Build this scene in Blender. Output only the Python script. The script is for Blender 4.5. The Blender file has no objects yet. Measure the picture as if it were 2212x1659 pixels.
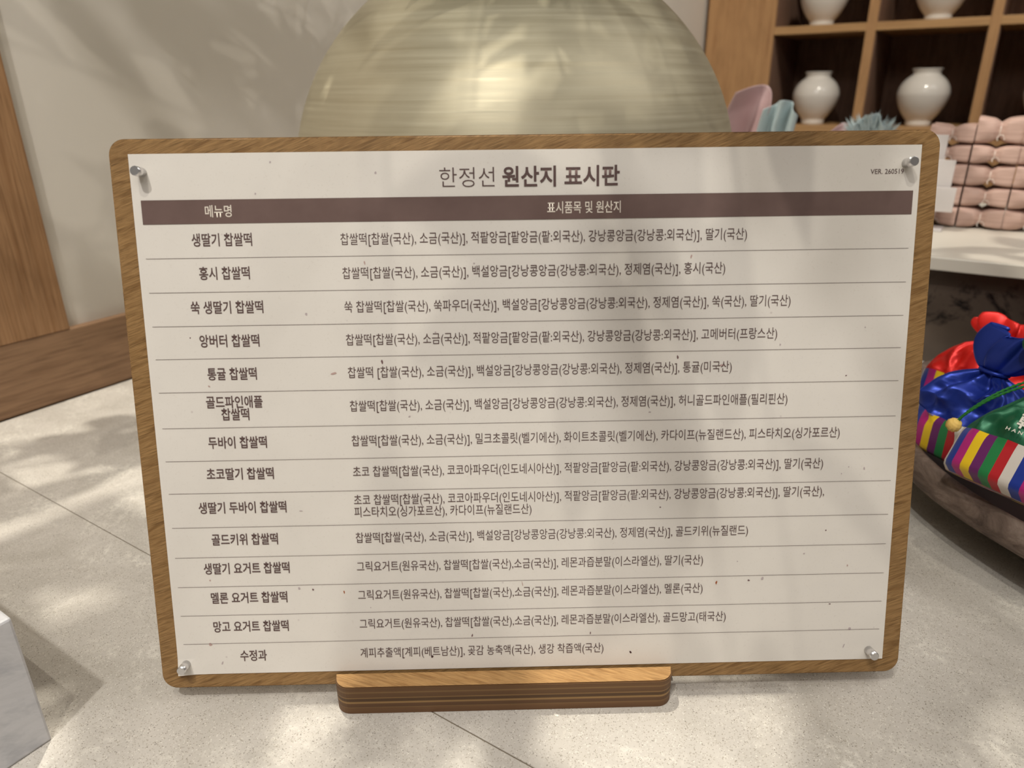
import bpy, bmesh, math, random
from mathutils import Vector, Matrix, Euler, noise

# ------------------------------------------------------------------ camera, lights, exposure
sc = bpy.context.scene
COL = sc.collection
CT = 0.9                      # height of the worktop above the floor
A = math.radians(34.5)        # the sign stands turned by this angle in the room


def at(x, y, z):              # sign frame (x right along the sign, y away, z above the worktop) -> room
    c, s = math.cos(A), math.sin(A)
    return Vector((c * x - s * y, s * x + c * y, z + CT))


cam_d = bpy.data.cameras.new('camera')
cam_d.sensor_width = 36.0
cam_d.lens = 1560.0 / 2212.0 * 36.0
cam_d.clip_start = 0.01
cam_d.dof.use_dof = True
cam_d.dof.focus_distance = 0.45
cam_d.dof.aperture_fstop = cam_d.lens / 3.0
cam = bpy.data.objects.new('camera', cam_d)
cam.location = (0.17661, -0.28618, 0.33988 + CT)
cam.rotation_euler = (1.18359, 0.00995, -0.02064 + A)
COL.objects.link(cam)
sc.camera = cam

sc.view_settings.view_transform = 'Standard'
sc.view_settings.look = 'None'
sc.view_settings.gamma = 1.0
sc.view_settings.exposure = -0.18
sc.view_settings.use_curve_mapping = False

w = bpy.data.worlds.new('world')
sc.world = w
w.use_nodes = True
w.node_tree.nodes['Background'].inputs[0].default_value = (1, .93, .84, 1)
w.node_tree.nodes['Background'].inputs[1].default_value = 0.05


def spot(name, pos, target, power, size_deg, radius, color, blend=.5):
    l = bpy.data.lights.new(name, 'SPOT')
    l.energy = power
    l.spot_size = math.radians(size_deg)
    l.spot_blend = blend
    l.shadow_soft_size = radius
    l.color = color
    o = bpy.data.objects.new(name, l)
    o.location = pos
    d = Vector(target) - Vector(pos)
    o.rotation_euler = d.to_track_quat('-Z', 'Y').to_euler()
    COL.objects.link(o)
    return o


def area(name, pos, target, power, sx, sy, color):
    l = bpy.data.lights.new(name, 'AREA')
    l.shape = 'RECTANGLE'
    l.size, l.size_y = sx, sy
    l.energy = power
    l.color = color
    o = bpy.data.objects.new(name, l)
    o.location = pos
    d = Vector(target) - Vector(pos)
    o.rotation_euler = d.to_track_quat('-Z', 'Y').to_euler()
    COL.objects.link(o)
    return o


WARM = (1.0, .945, .83)
NEUT = (1.0, .972, .92)
spot('ceiling_spot_front', at(-.2, -.64, 1.74), at(-.05, .25, 0), 23, 80, .007, WARM)
spot('ceiling_spot_right', at(.84, -.20, 1.75), at(.1, .15, 0), 11, 80, .007, NEUT)
spot('ceiling_spot_left', (.10, -.95, CT + 1.74), (-.71, .45, CT + .25), 56, 62, .03, NEUT)
spot('ceiling_spot_wall', (-.50, .12, CT + 1.72), (-.20, .10, CT), 84, 100, .011, WARM)
spot('ceiling_spot_shelf', (.25, .95, 2.62), (-.15, 2.3, 1.2), 75, 70, .04, WARM)
spot('ceiling_spot_packages', (.35, .2, 2.62), (.2, .95, 1.1), 16, 60, .03, WARM)
area('added_ambient_fill', (.9, -1.4, 2.66), (.9, -1.4, 0), 22, 1.6, 1.6, (1, .96, .93))  # both area lights are added fill for soft ambient light
area('added_ambient_fill', (1.4, 1.0, 2.66), (1.4, 1.0, 0), 12, 1.2, 1.2, (1, .96, .93))

# ------------------------------------------------------------------ helpers


def tag(o, label=None, cat=None, group=None, kind=None):
    if label: o['label'] = label
    if cat: o['category'] = cat
    if group: o['group'] = group
    if kind: o['kind'] = kind
    return o


def empty(name, loc, rot=(0, 0, 0)):
    o = bpy.data.objects.new(name, None)
    o.location = loc
    o.rotation_euler = rot
    o.empty_display_size = .03
    COL.objects.link(o)
    return o


def link(name, me, mats, parent=None, smooth=False):
    o = bpy.data.objects.new(name, me)
    if not isinstance(mats, (list, tuple)): mats = [mats]
    for m in mats: me.materials.append(m)
    if smooth:
        for p in me.polygons: p.use_smooth = True
    COL.objects.link(o)
    if parent: o.parent = parent
    return o


def from_bm(name, bm, mats, parent=None, smooth=False):
    bmesh.ops.recalc_face_normals(bm, faces=bm.faces)
    me = bpy.data.meshes.new(name)
    bm.to_mesh(me)
    bm.free()
    return link(name, me, mats, parent, smooth)


def pyd(name, vs, fs, mats, parent=None, smooth=False):
    me = bpy.data.meshes.new(name)
    me.from_pydata([tuple(v) for v in vs], [], fs)
    me.update()
    return link(name, me, mats, parent, smooth)


def box_bm(x0, x1, y0, y1, z0, z1, bev=0.0, seg=2):
    bm = bmesh.new()
    bmesh.ops.create_cube(bm, size=1)
    for v in bm.verts:
        v.co = Vector(((x0 + x1) / 2 + v.co.x * (x1 - x0), (y0 + y1) / 2 + v.co.y * (y1 - y0), (z0 + z1) / 2 + v.co.z * (z1 - z0)))
    if bev: bmesh.ops.bevel(bm, geom=bm.edges[:], offset=bev, segments=seg, affect='EDGES', profile=.5)
    return bm


def box(name, x0, x1, y0, y1, z0, z1, mat, parent=None, bev=0.0):
    return from_bm(name, box_bm(x0, x1, y0, y1, z0, z1, bev), mat, parent)


def lathe(name, prof, mat, parent=None, n=64, wob=None, close=False):
    vs, fs = [], []
    m = len(prof)
    for i in range(n):
        a = 2 * math.pi * i / n
        for j, (r, z) in enumerate(prof):
            p = Vector((r * math.cos(a), r * math.sin(a), z))
            if wob: p = wob(p, a, j)
            vs.append(p)
    for i in range(n):
        k = (i + 1) % n
        for j in range(m - 1):
            fs.append((i * m + j, k * m + j, k * m + j + 1, i * m + j + 1))
    o = pyd(name, vs, fs, mat, parent, True)
    bm = bmesh.new(); bm.from_mesh(o.data)
    bmesh.ops.remove_doubles(bm, verts=bm.verts, dist=1e-6)
    bmesh.ops.recalc_face_normals(bm, faces=bm.faces)
    bm.to_mesh(o.data); bm.free()
    return o


def tube_data(pts, r, n=8, closed=False, twist=0.0):
    vs, fs = [], []
    m = len(pts)
    pts = [Vector(p) for p in pts]
    prev = None
    for i, p in enumerate(pts):
        if closed: t = pts[(i + 1) % m] - pts[i - 1]
        else: t = pts[min(i + 1, m - 1)] - pts[max(i - 1, 0)]
        t.normalize()
        if prev is None:
            ref = Vector((0, 0, 1)) if abs(t.z) < .9 else Vector((1, 0, 0))
            a = t.cross(ref).normalized()
        else:
            a = (prev - t * prev.dot(t)).normalized()
        prev = a
        b = t.cross(a)
        rr = r(i / max(1, m - 1)) if callable(r) else r
        for k in range(n):
            ang = 2 * math.pi * k / n
            f = 1.0 + (.22 * math.cos(2 * (ang - twist * i)) if twist else 0)
            vs.append(p + (a * math.cos(ang) + b * math.sin(ang)) * rr * f)
    rng = m if closed else m - 1
    for i in range(rng):
        for k in range(n):
            i2 = (i + 1) % m
            fs.append((i * n + k, i * n + (k + 1) % n, i2 * n + (k + 1) % n, i2 * n + k))
    if not closed:
        fs.append(tuple(range(n - 1, -1, -1)))
        fs.append(tuple((m - 1) * n + k for k in range(n)))
    return vs, fs


def tube(name, pts, r, mat, parent=None, n=8, closed=False, twist=0.0):
    vs, fs = tube_data(pts, r, n, closed, twist)
    return pyd(name, vs, fs, mat, parent, True)


def spline(ctrl, n=40, closed=False):
    c = [Vector(p) for p in ctrl]
    m = len(c)
    out = []
    segs = m if closed else m - 1
    for s in range(segs):
        def g(i): return c[i % m] if closed else c[max(0, min(m - 1, i))]
        p0, p1, p2, p3 = g(s - 1), g(s), g(s + 1), g(s + 2)
        k = max(2, n // segs)
        for i in range(k):
            t = i / k
            out.append(.5 * ((2 * p1) + (p2 - p0) * t + (2 * p0 - 5 * p1 + 4 * p2 - p3) * t * t + (3 * p1 - p0 - 3 * p2 + p3) * t ** 3))
    if not closed: out.append(c[-1])
    return out


# ------------------------------------------------------------------ materials
def srgb(r, g, b):
    def f(c):
        c /= 255.
        return c / 12.92 if c <= .04045 else ((c + .055) / 1.055) ** 2.4
    return (f(r), f(g), f(b), 1)


class NT:
    def __init__(self, name, rough=.5, metal=0.0, spec=.5):
        self.m = bpy.data.materials.new(name)
        self.m.use_nodes = True
        self.t = self.m.node_tree
        self.b = self.t.nodes['Principled BSDF']
        self.b.inputs['Roughness'].default_value = rough
        self.b.inputs['Metallic'].default_value = metal
        self.b.inputs['Specular IOR Level'].default_value = spec

    def n(self, typ, **kw):
        nd = self.t.nodes.new(typ)
        for k, v in kw.items(): setattr(nd, k, v)
        return nd

    def l(self, a, b): self.t.links.new(a, b)

    def coords(self, scale=(1, 1, 1), rot=(0, 0, 0), kind='Object'):
        tc = self.n('ShaderNodeTexCoord')
        mp = self.n('ShaderNodeMapping')
        mp.inputs['Scale'].default_value = scale
        mp.inputs['Rotation'].default_value = rot
        if any(rot):     # rotate first, stretch after
            m1 = self.n('ShaderNodeMapping')
            m1.inputs['Rotation'].default_value = rot
            mp.inputs['Rotation'].default_value = (0, 0, 0)
            self.l(tc.outputs[kind], m1.inputs[0])
            self.l(m1.outputs[0], mp.inputs[0])
        else:
            self.l(tc.outputs[kind], mp.inputs[0])
        return mp.outputs[0]

    def noise(self, vec, scale, detail=3, rough=.5, dist=0.0):
        nz = self.n('ShaderNodeTexNoise')
        nz.inputs['Scale'].default_value = scale
        nz.inputs['Detail'].default_value = detail
        nz.inputs['Roughness'].default_value = rough
        nz.inputs['Distortion'].default_value = dist
        self.l(vec, nz.inputs['Vector'])
        return nz.outputs['Fac']

    def ramp(self, fac, stops, interp='LINEAR'):
        r = self.n('ShaderNodeValToRGB')
        r.color_ramp.interpolation = interp
        el = r.color_ramp.elements
        while len(el) > 1: el.remove(el[-1])
        el[0].position, el[0].color = stops[0]
        for p, c in stops[1:]:
            e = el.new(p); e.color = c
        self.l(fac, r.inputs[0])
        return r.outputs[0]

    def mix(self, fac, a, b, blend='MIX'):
        mx = self.n('ShaderNodeMix', data_type='RGBA', blend_type=blend)
        if isinstance(fac, (int, float)): mx.inputs[0].default_value = fac
        else: self.l(fac, mx.inputs[0])
        for s, v in ((6, a), (7, b)):
            if isinstance(v, tuple): mx.inputs[s].default_value = v
            else: self.l(v, mx.inputs[s])
        return mx.outputs[2]

    def color(self, c):
        if isinstance(c, tuple): self.b.inputs['Base Color'].default_value = c
        else: self.l(c, self.b.inputs['Base Color'])

    def bump(self, h, strength=.2, dist=.001):
        bp = self.n('ShaderNodeBump')
        bp.inputs['Strength'].default_value = strength
        bp.inputs['Distance'].default_value = dist
        self.l(h, bp.inputs['Height'])
        self.l(bp.outputs[0], self.b.inputs['Normal'])


def bw(a): return (a, a, a, 1)


def wood(name, light, mid, dark, scale, rot=(0, 0, 0), rough=.5, fine=1.0, spec=.35, pores=.5):
    """grain runs along the local x of the (rotated, stretched) coordinates"""
    t = NT(name, rough, 0, spec)
    v = t.coords(scale, rot)
    broad = t.noise(v, 3.0, 4, .55, .6)
    base = t.ramp(broad, [(.3, mid), (.5, light), (.68, mid)])
    v2 = t.coords((scale[0] * .6, scale[1] * 4, scale[2] * 4), rot)
    fn = t.noise(v2, 5.0 * fine, 5, .65, .2)
    base = t.mix(t.ramp(fn, [(.45, bw(0)), (.75, bw(pores))]), base, dark)
    t.color(base)
    t.bump(fn, .15, .0004)
    return t.m


def plain(name, col, rough=.6, metal=0, spec=.4):
    q = NT(name, rough, metal, spec); q.color(col); return q.m


M = {}
# sign board: grain slanting up to the right in the plane of the board
M['board'] = wood('oiled_ash_veneer', srgb(166, 130, 84), srgb(132, 98, 58), srgb(70, 49, 26), (14, 95, 95), (0, math.radians(20), 0), .5, 1.5, .3, 1.0)
M['bar_top'] = wood('oiled_ash_top', srgb(196, 154, 100), srgb(170, 128, 78), srgb(108, 76, 44), (16, 100, 100), (0, 0, math.radians(22)), .45, 1.5, .35, .9)
t = NT('plywood_edge', .55, 0, .3)
v = t.coords((1, 1, 1))
sx = t.n('ShaderNodeSeparateXYZ'); t.l(v, sx.inputs[0])
v2 = t.coords((6, 6, 420)); band = t.noise(v2, 1.0, 2, .5, .05)
mm = t.n('ShaderNodeMath', operation='MULTIPLY'); mm.inputs[1].default_value = 50.0; t.l(sx.outputs[2], mm.inputs[0])
c1 = t.ramp(mm.outputs[0], [(0, srgb(110, 78, 52)), (0.2, srgb(118, 86, 56)), (0.225, srgb(138, 106, 70)), (0.25, srgb(100, 72, 48)), (0.36, srgb(104, 74, 50)), (0.395, srgb(164, 130, 84)), (0.43, srgb(160, 126, 80)), (0.46, srgb(86, 62, 40)),
                               (0.55, srgb(88, 64, 42)), (0.58, srgb(152, 118, 74)), (0.61, srgb(102, 74, 48)), (0.75, srgb(110, 80, 52)), (0.785, srgb(136, 106, 68)), (0.82, srgb(108, 78, 50))])

t.color(t.mix(t.ramp(band, [(.35, bw(0)), (.7, bw(.35))]), c1, srgb(84, 60, 40)))
M['ply'] = t.m

# counter: pale quartz with fine speckles
t = NT('speckled_quartz', .36, 0, .4)
v = t.coords((1, 1, 1))
base = t.ramp(t.noise(v, 10, 6, .65, .5), [(.3, srgb(190, 184, 174)), (.52, srgb(208, 202, 193)), (.72, srgb(196, 190, 180))])
patch = t.mix(1.0, t.ramp(t.noise(v, 26, 6, .7, .6), [(.50, bw(0)), (.66, bw(1))]), t.ramp(t.noise(v, 210, 4, .7), [(.44, bw(0)), (.58, bw(.8))]), 'MULTIPLY')
base = t.mix(patch, base, srgb(236, 231, 220))
for (sc_, thr, nlo, nhi, col, amt, rz) in ((950, .36, .44, .52, srgb(140, 128, 108), .75, .3), (560, .26, .52, .58, srgb(112, 104, 92), .8, .9), (800, .34, .50, .58, srgb(240, 236, 226), .8, 1.5)):
    vv = t.coords((1, 1, .2), (0, 0, rz))
    vo = t.n('ShaderNodeTexVoronoi'); vo.inputs['Scale'].default_value = sc_; t.l(vv, vo.inputs['Vector'])
    d = t.ramp(vo.outputs['Distance'], [(thr * .5, bw(1)), (thr, bw(0))])
    se = t.ramp(t.noise(vv, sc_ * .55, 1, .5), [(nlo, bw(0)), (nhi, bw(amt))])
    base = t.mix(t.mix(1.0, d, se, 'MULTIPLY'), base, col)
t.color(base)
M['quartz'] = t.m

t = NT('grey_marble', .45, 0, .4)
v = t.coords((1, .5, 1.4), (.5, .3, 0))
vn = t.noise(v, 22, 8, .7, 1.2)
t.color(t.mix(t.ramp(t.noise(v, 90, 4, .6), [(.5, bw(0)), (.7, bw(.5))]), t.ramp(vn, [(.3, srgb(180, 180, 182)), (.55, srgb(204, 203, 205)), (.7, srgb(190, 190, 193))]), srgb(158, 160, 166)))
t.bump(vn, .2, .0006)
M['marble'] = t.m

M['oak_vert'] = wood('oak_upright', srgb(166, 128, 92), srgb(146, 108, 74), srgb(106, 76, 50), (30, 30, 1.2), (0, 0, 0), .55, .7, .3, .6)
M['oak_horz'] = wood('oak_rail', srgb(150, 118, 90), srgb(130, 100, 75), srgb(94, 70, 52), (30, 1.4, 26), (0, 0, 0), .55, .7, .3, .6)
M['oak_shelf'] = wood('oak_shelf', srgb(192, 152, 106), srgb(176, 136, 92), srgb(140, 104, 68), (1.2, 20, 20), (0, 0, 0), .5, .6, .3, .4)
M['oak_stile'] = wood('oak_stile', srgb(186, 144, 100), srgb(166, 124, 84), srgb(130, 94, 62), (20, 20, .8), (0, 0, 0), .5, .6, .3, .4)
M['dark_back'] = wood('dark_walnut', srgb(132, 104, 88), srgb(116, 90, 76), srgb(84, 64, 54), (24, 24, 1), (0, 0, 0), .6, .6, .25, .6)

t = NT('plaster_panel', .7, 0, .25)
v = t.coords((1, 1, 1))
t.color(t.ramp(t.noise(v, 3, 3, .5), [(.3, srgb(212, 205, 194)), (.7, srgb(220, 213, 203))]))
M['panel'] = t.m
t = NT('painted_wall', .8, 0, .2); t.color(srgb(205, 202, 200)); M['wall'] = t.m
t = NT('ceiling_paint', .9, 0, .1); t.color(srgb(200, 196, 190)); M['ceil'] = t.m
t = NT('floor_tile', .5, 0, .3); v = t.coords(); t.color(t.ramp(t.noise(v, 2, 4), [(.3, srgb(120, 112, 104)), (.7, srgb(140, 132, 124))])); M['floor'] = t.m

# printed sheet: flecked handmade paper
t = NT('flecked_paper', .75, 0, .15)
v = t.coords((1, 1, 1))
base = t.ramp(t.noise(v, 16, 3, .6), [(.3, srgb(228, 222, 213)), (.7, srgb(235, 229, 220))])
fib = t.ramp(t.noise(v, 900, 2, .6), [(.62, bw(0)), (.76, bw(.22))])
base = t.mix(fib, base, srgb(196, 186, 172))
fv = t.n('ShaderNodeTexVoronoi'); fv.inputs['Scale'].default_value = 95; t.l(v, fv.inputs['Vector'])
fm = t.mix(1.0, t.ramp(fv.outputs['Distance'], [(.03, bw(.5)), (.08, bw(0))]), t.ramp(t.noise(v, 40, 1), [(.54, bw(0)), (.62, bw(.7))]), 'MULTIPLY')
base = t.mix(fm, base, srgb(170, 150, 150))
t.color(base)
M['paper'] = t.m


t = NT('brown_ink', .7, 0, .2)
v = t.coords((1, 1, 1))
t.color(t.ramp(t.noise(v, 30, 4, .6), [(.3, srgb(106, 86, 81)), (.7, srgb(120, 99, 93))]))
M['ink_band'] = t.m
M['ink'] = plain('dark_brown_ink', srgb(100, 80, 77), .7, 0, .2)
M['ink_line'] = plain('line_ink', srgb(120, 106, 104), .7, 0, .2)
M['ink_light'] = plain('pale_ink', srgb(228, 218, 204), .7, 0, .2)
M['steel'] = plain('polished_steel', (.74, .73, .73, 1), .3, .9)
M['jar'] = plain('white_porcelain', srgb(226, 220, 212), .18, 0, .5)

t = NT('brushed_pale_gold', .42, .45, .5)
v = t.coords((2, 2, 120))
ln = t.noise(v, 2.0, 5, .6, .1)
t.color(t.ramp(ln, [(.3, srgb(186, 176, 148)), (.7, srgb(204, 196, 170))]))
t.l(t.ramp(ln, [(.3, bw(.42)), (.7, bw(.56))]), t.b.inputs['Roughness'])
t.bump(ln, .12, .0006)
M['gold'] = t.m

t = NT('old_wooden_bowl', .5, 0, .35)
v = t.coords((1, 1, 3))
t.color(t.ramp(t.noise(v, 26, 7, .7, .8), [(.3, srgb(62, 50, 44)), (.52, srgb(112, 96, 86)), (.72, srgb(150, 134, 122))]))
t.bump(t.noise(v, 60, 6, .7), .5, .002)
M['bowl'] = t.m
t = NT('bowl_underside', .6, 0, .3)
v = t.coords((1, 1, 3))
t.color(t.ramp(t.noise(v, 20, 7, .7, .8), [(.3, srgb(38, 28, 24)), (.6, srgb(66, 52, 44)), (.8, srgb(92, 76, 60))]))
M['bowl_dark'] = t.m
M['bowl_in'] = plain('bowl_inside_painted_shade', srgb(34, 26, 24), .6, 0, .3)  # near-black colour paints in the shade of the gap under the pouches

t = NT('dark_marble', .25, 0, .5)
v = t.coords((1, 1, 1))
t.color(t.mix(t.ramp(t.noise(v, 13, 7, .65, 1.2), [(.53, bw(0)), (.62, bw(1))]), t.ramp(t.noise(v, 8, 6), [(.3, srgb(66, 56, 50)), (.7, srgb(92, 80, 70))]), srgb(24, 20, 20)))
M['dark_marble'] = t.m
M['white_slab'] = plain('white_quartz', srgb(214, 208, 196), .4, 0, .4)


def satin(name, col, metal=.45, rough=.3, sheen=.3):
    q = NT(name, rough, metal, .6)
    q.color(col)
    q.b.inputs['Sheen Weight'].default_value = sheen
    q.b.inputs['Sheen Tint'].default_value = col
    vv = q.coords((1, 1, 1))
    q.bump(q.noise(vv, 1200, 2, .5), .15, .0002)
    return q.m


M['blue'] = satin('blue_satin', srgb(38, 62, 160), .55, .38)
M['green'] = satin('green_satin', srgb(34, 104, 72), .4, .42)
M['red'] = satin('red_satin', srgb(214, 30, 24), .4, .4)
M['green_cord'] = plain('green_cord', srgb(40, 120, 52), .6)
M['red_cord'] = plain('red_cord', srgb(222, 60, 26), .6)
M['yellow_cord'] = plain('yellow_cord', srgb(238, 200, 110), .6)
M['white_print'] = plain('white_print', srgb(238, 232, 220), .6)
STR = [srgb(222, 214, 205), srgb(14, 50, 150), srgb(180, 24, 120), srgb(238, 200, 20), srgb(104, 22, 100), srgb(22, 128, 66), srgb(190, 22, 34)]


def stripe_mat():
    q = NT('saekdong_stripes', .42, 0, .45)
    uv = q.n('ShaderNodeUVMap')
    s = q.n('ShaderNodeSeparateXYZ'); q.l(uv.outputs[0], s.inputs[0])
    f = q.n('ShaderNodeMath', operation='FRACT'); q.l(s.outputs[0], f.inputs[0])
    q.color(q.ramp(f.outputs[0], [(i / 7, c) for i, c in enumerate(STR)], 'CONSTANT'))
    q.b.inputs['Sheen Weight'].default_value = .2
    return q.m


M['stripe'] = stripe_mat()
t = NT('peach_wrap', .6, 0, .4)
v = t.coords((3, 60, 120))
t.color(t.ramp(t.noise(v, 2, 3, .6), [(.3, srgb(186, 154, 142)), (.7, srgb(210, 178, 164))]))
t.bump(t.noise(t.coords((20, 40, 90)), 3, 3), .3, .002)
M['peach'] = t.m
M['tie'] = plain('white_tie', srgb(240, 230, 220), .3)
M['dark_hole'] = plain('wrap_shadowed_fold', srgb(120, 74, 66), .7)
M['pink_cloth'] = satin('dusty_pink_cloth', srgb(178, 150, 150), 0, .5, .2)
M['blue_cloth'] = satin('pale_blue_cloth', srgb(178, 194, 197), 0, .55, .2)
t = NT('frosted_acrylic', .35, 0, .5)
t.color(srgb(222, 216, 214)); t.b.inputs['Transmission Weight'].default_value = .25; t.b.inputs['IOR'].default_value = 1.2
M['acrylic'] = t.m
M['leaf'] = plain('dark_green_leaf', srgb(70, 92, 52), .5)
M['bark'] = plain('brown_bark', srgb(90, 66, 48), .7)
M['cabinet'] = plain('cabinet_front', srgb(150, 140, 126), .6)
M['grout'] = plain('joint_filler', srgb(120, 108, 90), .8)

# ------------------------------------------------------------------ the setting
tag(box('floor', -1.2, 4.0, -4.0, 3.0, -.05, 0, M['floor']), kind='structure')
tag(box('ceiling', -1.2, 4.0, -4.0, 3.0, 2.7, 2.75, M['ceil']), kind='structure')
tag(box('wall_back', -.75, 4.0, 2.56, 2.66, 0, 2.7, M['wall']), kind='structure')
tag(box('wall_right', 4.0, 4.1, -4.0, 2.66, 0, 2.7, M['wall']), kind='structure')
tag(box('wall_front', -.85, 4.0, -4.1, -4.0, 0, 2.7, M['wall']), kind='structure')
wl = tag(box('wall_left', -.85, -.722, -4.0, 2.66, 0, 2.7, M['panel']), kind='structure')
box('wooden_rail', -.722, -.710, -.013, 2.19, CT + .0, CT + .083, M['oak_horz'], wl, .0015)
box('wooden_rail', -.722, -.710, -4.0, -.013, CT + .0, CT + .083, M['oak_horz'], wl, .0015)
box('wooden_stile', -.722, -.7095, -.053, .107, CT + .083, 2.69, M['oak_vert'], wl, .0015)

# counter with two stone slabs butted together
ct = empty('stone_counter', (0, 0, 0))
tag(ct, 'long counter topped with pale speckled stone slabs under the menu sign', 'counter')
box('worktop_slab', -.708, 1.7, -.52, -.0452, CT - .03, CT, M['quartz'], ct, .0003)
box('worktop_slab', -.708, 1.7, -.0444, 1.30, CT - .03, CT, M['quartz'], ct, .0003)
box('joint_strip', -.708, 1.7, -.0452, -.0444, CT - .03, CT - .0006, M['grout'], ct)
box('cabinet', -.70, 1.68, -.48, 1.28, 0.0, CT - .03, M['cabinet'], ct)

# raised dark stone step with a white slab
st = empty('stone_step', (0.6, .9, CT))
tag(st, 'raised dark marble plinth with a white stone top, behind the bowl', 'plinth')
o = box('plinth', -1.28, 1.05, -.136, .36, 0.0005, .127, M['dark_marble'], st, .001)
o = box('white_top', -1.30, 1.08, -.162, .38, .127, .1435, M['white_slab'], st, .0015)

# ------------------------------------------------------------------ display shelf with porcelain jars
sh = empty('display_shelf', (-.71, 2.2, 0))
tag(sh, 'oak pigeonhole display shelf with dark back panels holding white jars', 'shelf')
ZL, ZM, ZT = CT + .228, CT + .508, CT + .788      # tops of the three boards
box('wide_stile', 0.001, .211, 0, .34, 0, 2.3, M['oak_stile'], sh, .001)
xs = [.471, .497, .774, .799, 1.076, 1.101, 1.378, 1.403]
for i in range(0, 8, 2):
    box('divider', xs[i], xs[i + 1], 0, .325, 1.0, 2.3, M['oak_stile'], sh, .001)
for zz in (ZL, ZM, ZT, ZT + .28, ZT + .56):
    box('shelf_board', .211, 1.403, .0015, .325, zz - .022, zz, M['oak_shelf'], sh, .001)
for x_ in (.211, .497, .799, 1.101):
    for zz in (ZL, ZM):
        box('side_liner', x_ + .0002, x_ + .0022, .012, .325, zz + .0003, zz + .258, M['dark_back'], sh)
for x_ in (.471, .774, 1.076, 1.378):
    for zz in (ZL, ZM):
        box('side_liner', x_ - .0022, x_ - .0002, .012, .325, zz + .0003, zz + .258, M['dark_back'], sh)
box('back_panel', .211, 1.403, .325, .34, 1.0, 2.3, M['dark_back'], sh)
box('base_cabinet', .211, 1.403, 0.01, .34, 0, 1.1, M['oak_stile'], sh)

JPROF = [(.0, .004), (.024, .004), (.030, 0), (.034, .001), (.035, .010), (.036, .016), (.050, .034), (.063, .058), (.0695, .080), (.070, .092), (.066, .108), (.056, .124), (.043, .136), (.037, .1405), (.0365, .145), (.038, .151), (.041, .156), (.038, .156), (.034, .150), (.034, .140), (.05, .12), (.06, .09), (.05, .05), (.0, .02)]


def smooth_prof(p, k=4):
    q = spline([(a, 0, b) for a, b in p], len(p) * k)
    return [(max(0, v.x), v.z) for v in q]


jar_lab = ['white porcelain jar in the lower pigeonhole next to the wide stile',
           'white porcelain jar in the lower pigeonhole, middle of the three',
           'white porcelain jar cut by the right picture edge, lower row',
           'white porcelain jar in the upper row next to the wide stile',
           'white porcelain jar in the upper row above the sign corner']
jar0 = None
for i, (x, y, z, s) in enumerate([(-.372, 2.30, ZL, .98), (-.070, 2.29, ZL, 1.0), (.246, 2.29, ZL, 1.0), (-.385, 2.30, ZM, 1.0), (-.070, 2.29, ZM, 1.02)]):
    if jar0 is None:
        j = lathe('porcelain_jar', smooth_prof(JPROF, 3), M['jar'], n=40)
        jar0 = j
    else:
        j = jar0.copy(); COL.objects.link(j)
    j.location = (x, y, z + .0003); j.scale = (s, s, s)
    j.rotation_euler = (0, 0, i)
    tag(j, jar_lab[i], 'jar', 'porcelain jars in the display shelf')

# ------------------------------------------------------------------ big gold jar
R = .2395
prof = [(.0, .012), (.085, .012), (.095, .0), (.108, .0), (.112, .012)]
for k in range(0, 41):
    a = math.radians(-62 + k * (62 + 64) / 40)
    prof.append((R * math.cos(a), .2395 + R * math.sin(a) * .985))
prof += [(.104, .458), (.106, .478), (.112, .492), (.108, .494), (.098, .486), (.094, .46), (.10, .44), (.16, .40), (.20, .32), (.22, .24), (.18, .12), (.0, .05)]
vase = lathe('gold_jar', prof, M['gold'], n=160)
vase.location = (-.2884, .4257, CT + .0003)
tag(vase, 'large round jar in brushed pale gold standing behind the menu sign', 'jar')

# branches in the jar (they reach over the counter above the picture and shade it)
random.seed(11)
arr = empty('branch_arrangement', (-.2884, .4257, CT + .49))
tag(arr, 'leafy branches standing in the large gold jar, mostly above the picture', 'plant')
lv, lf, bv, bf = [], [], [], []


def add_leaf(p, d, L, Wd):
    up = Vector((random.uniform(-.6, .6), random.uniform(-.6, .6), 1)).normalized()
    d = d.normalized()
    s = d.cross(up).normalized()
    nn = s.cross(d)
    b = len(lv)
    for t_, w_, h_ in ((0, 0, 0), (.25, .75, .04), (.55, 1, .05), (.8, .6, 0), (1, 0, -.08)):
        c = p + d * L * t_ + nn * L * h_
        lv.append(c - s * Wd * w_ / 2); lv.append(c + s * Wd * w_ / 2)
    for k in range(4):
        lf.append((b + 2 * k, b + 2 * k + 1, b + 2 * k + 3, b + 2 * k + 2))


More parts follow.
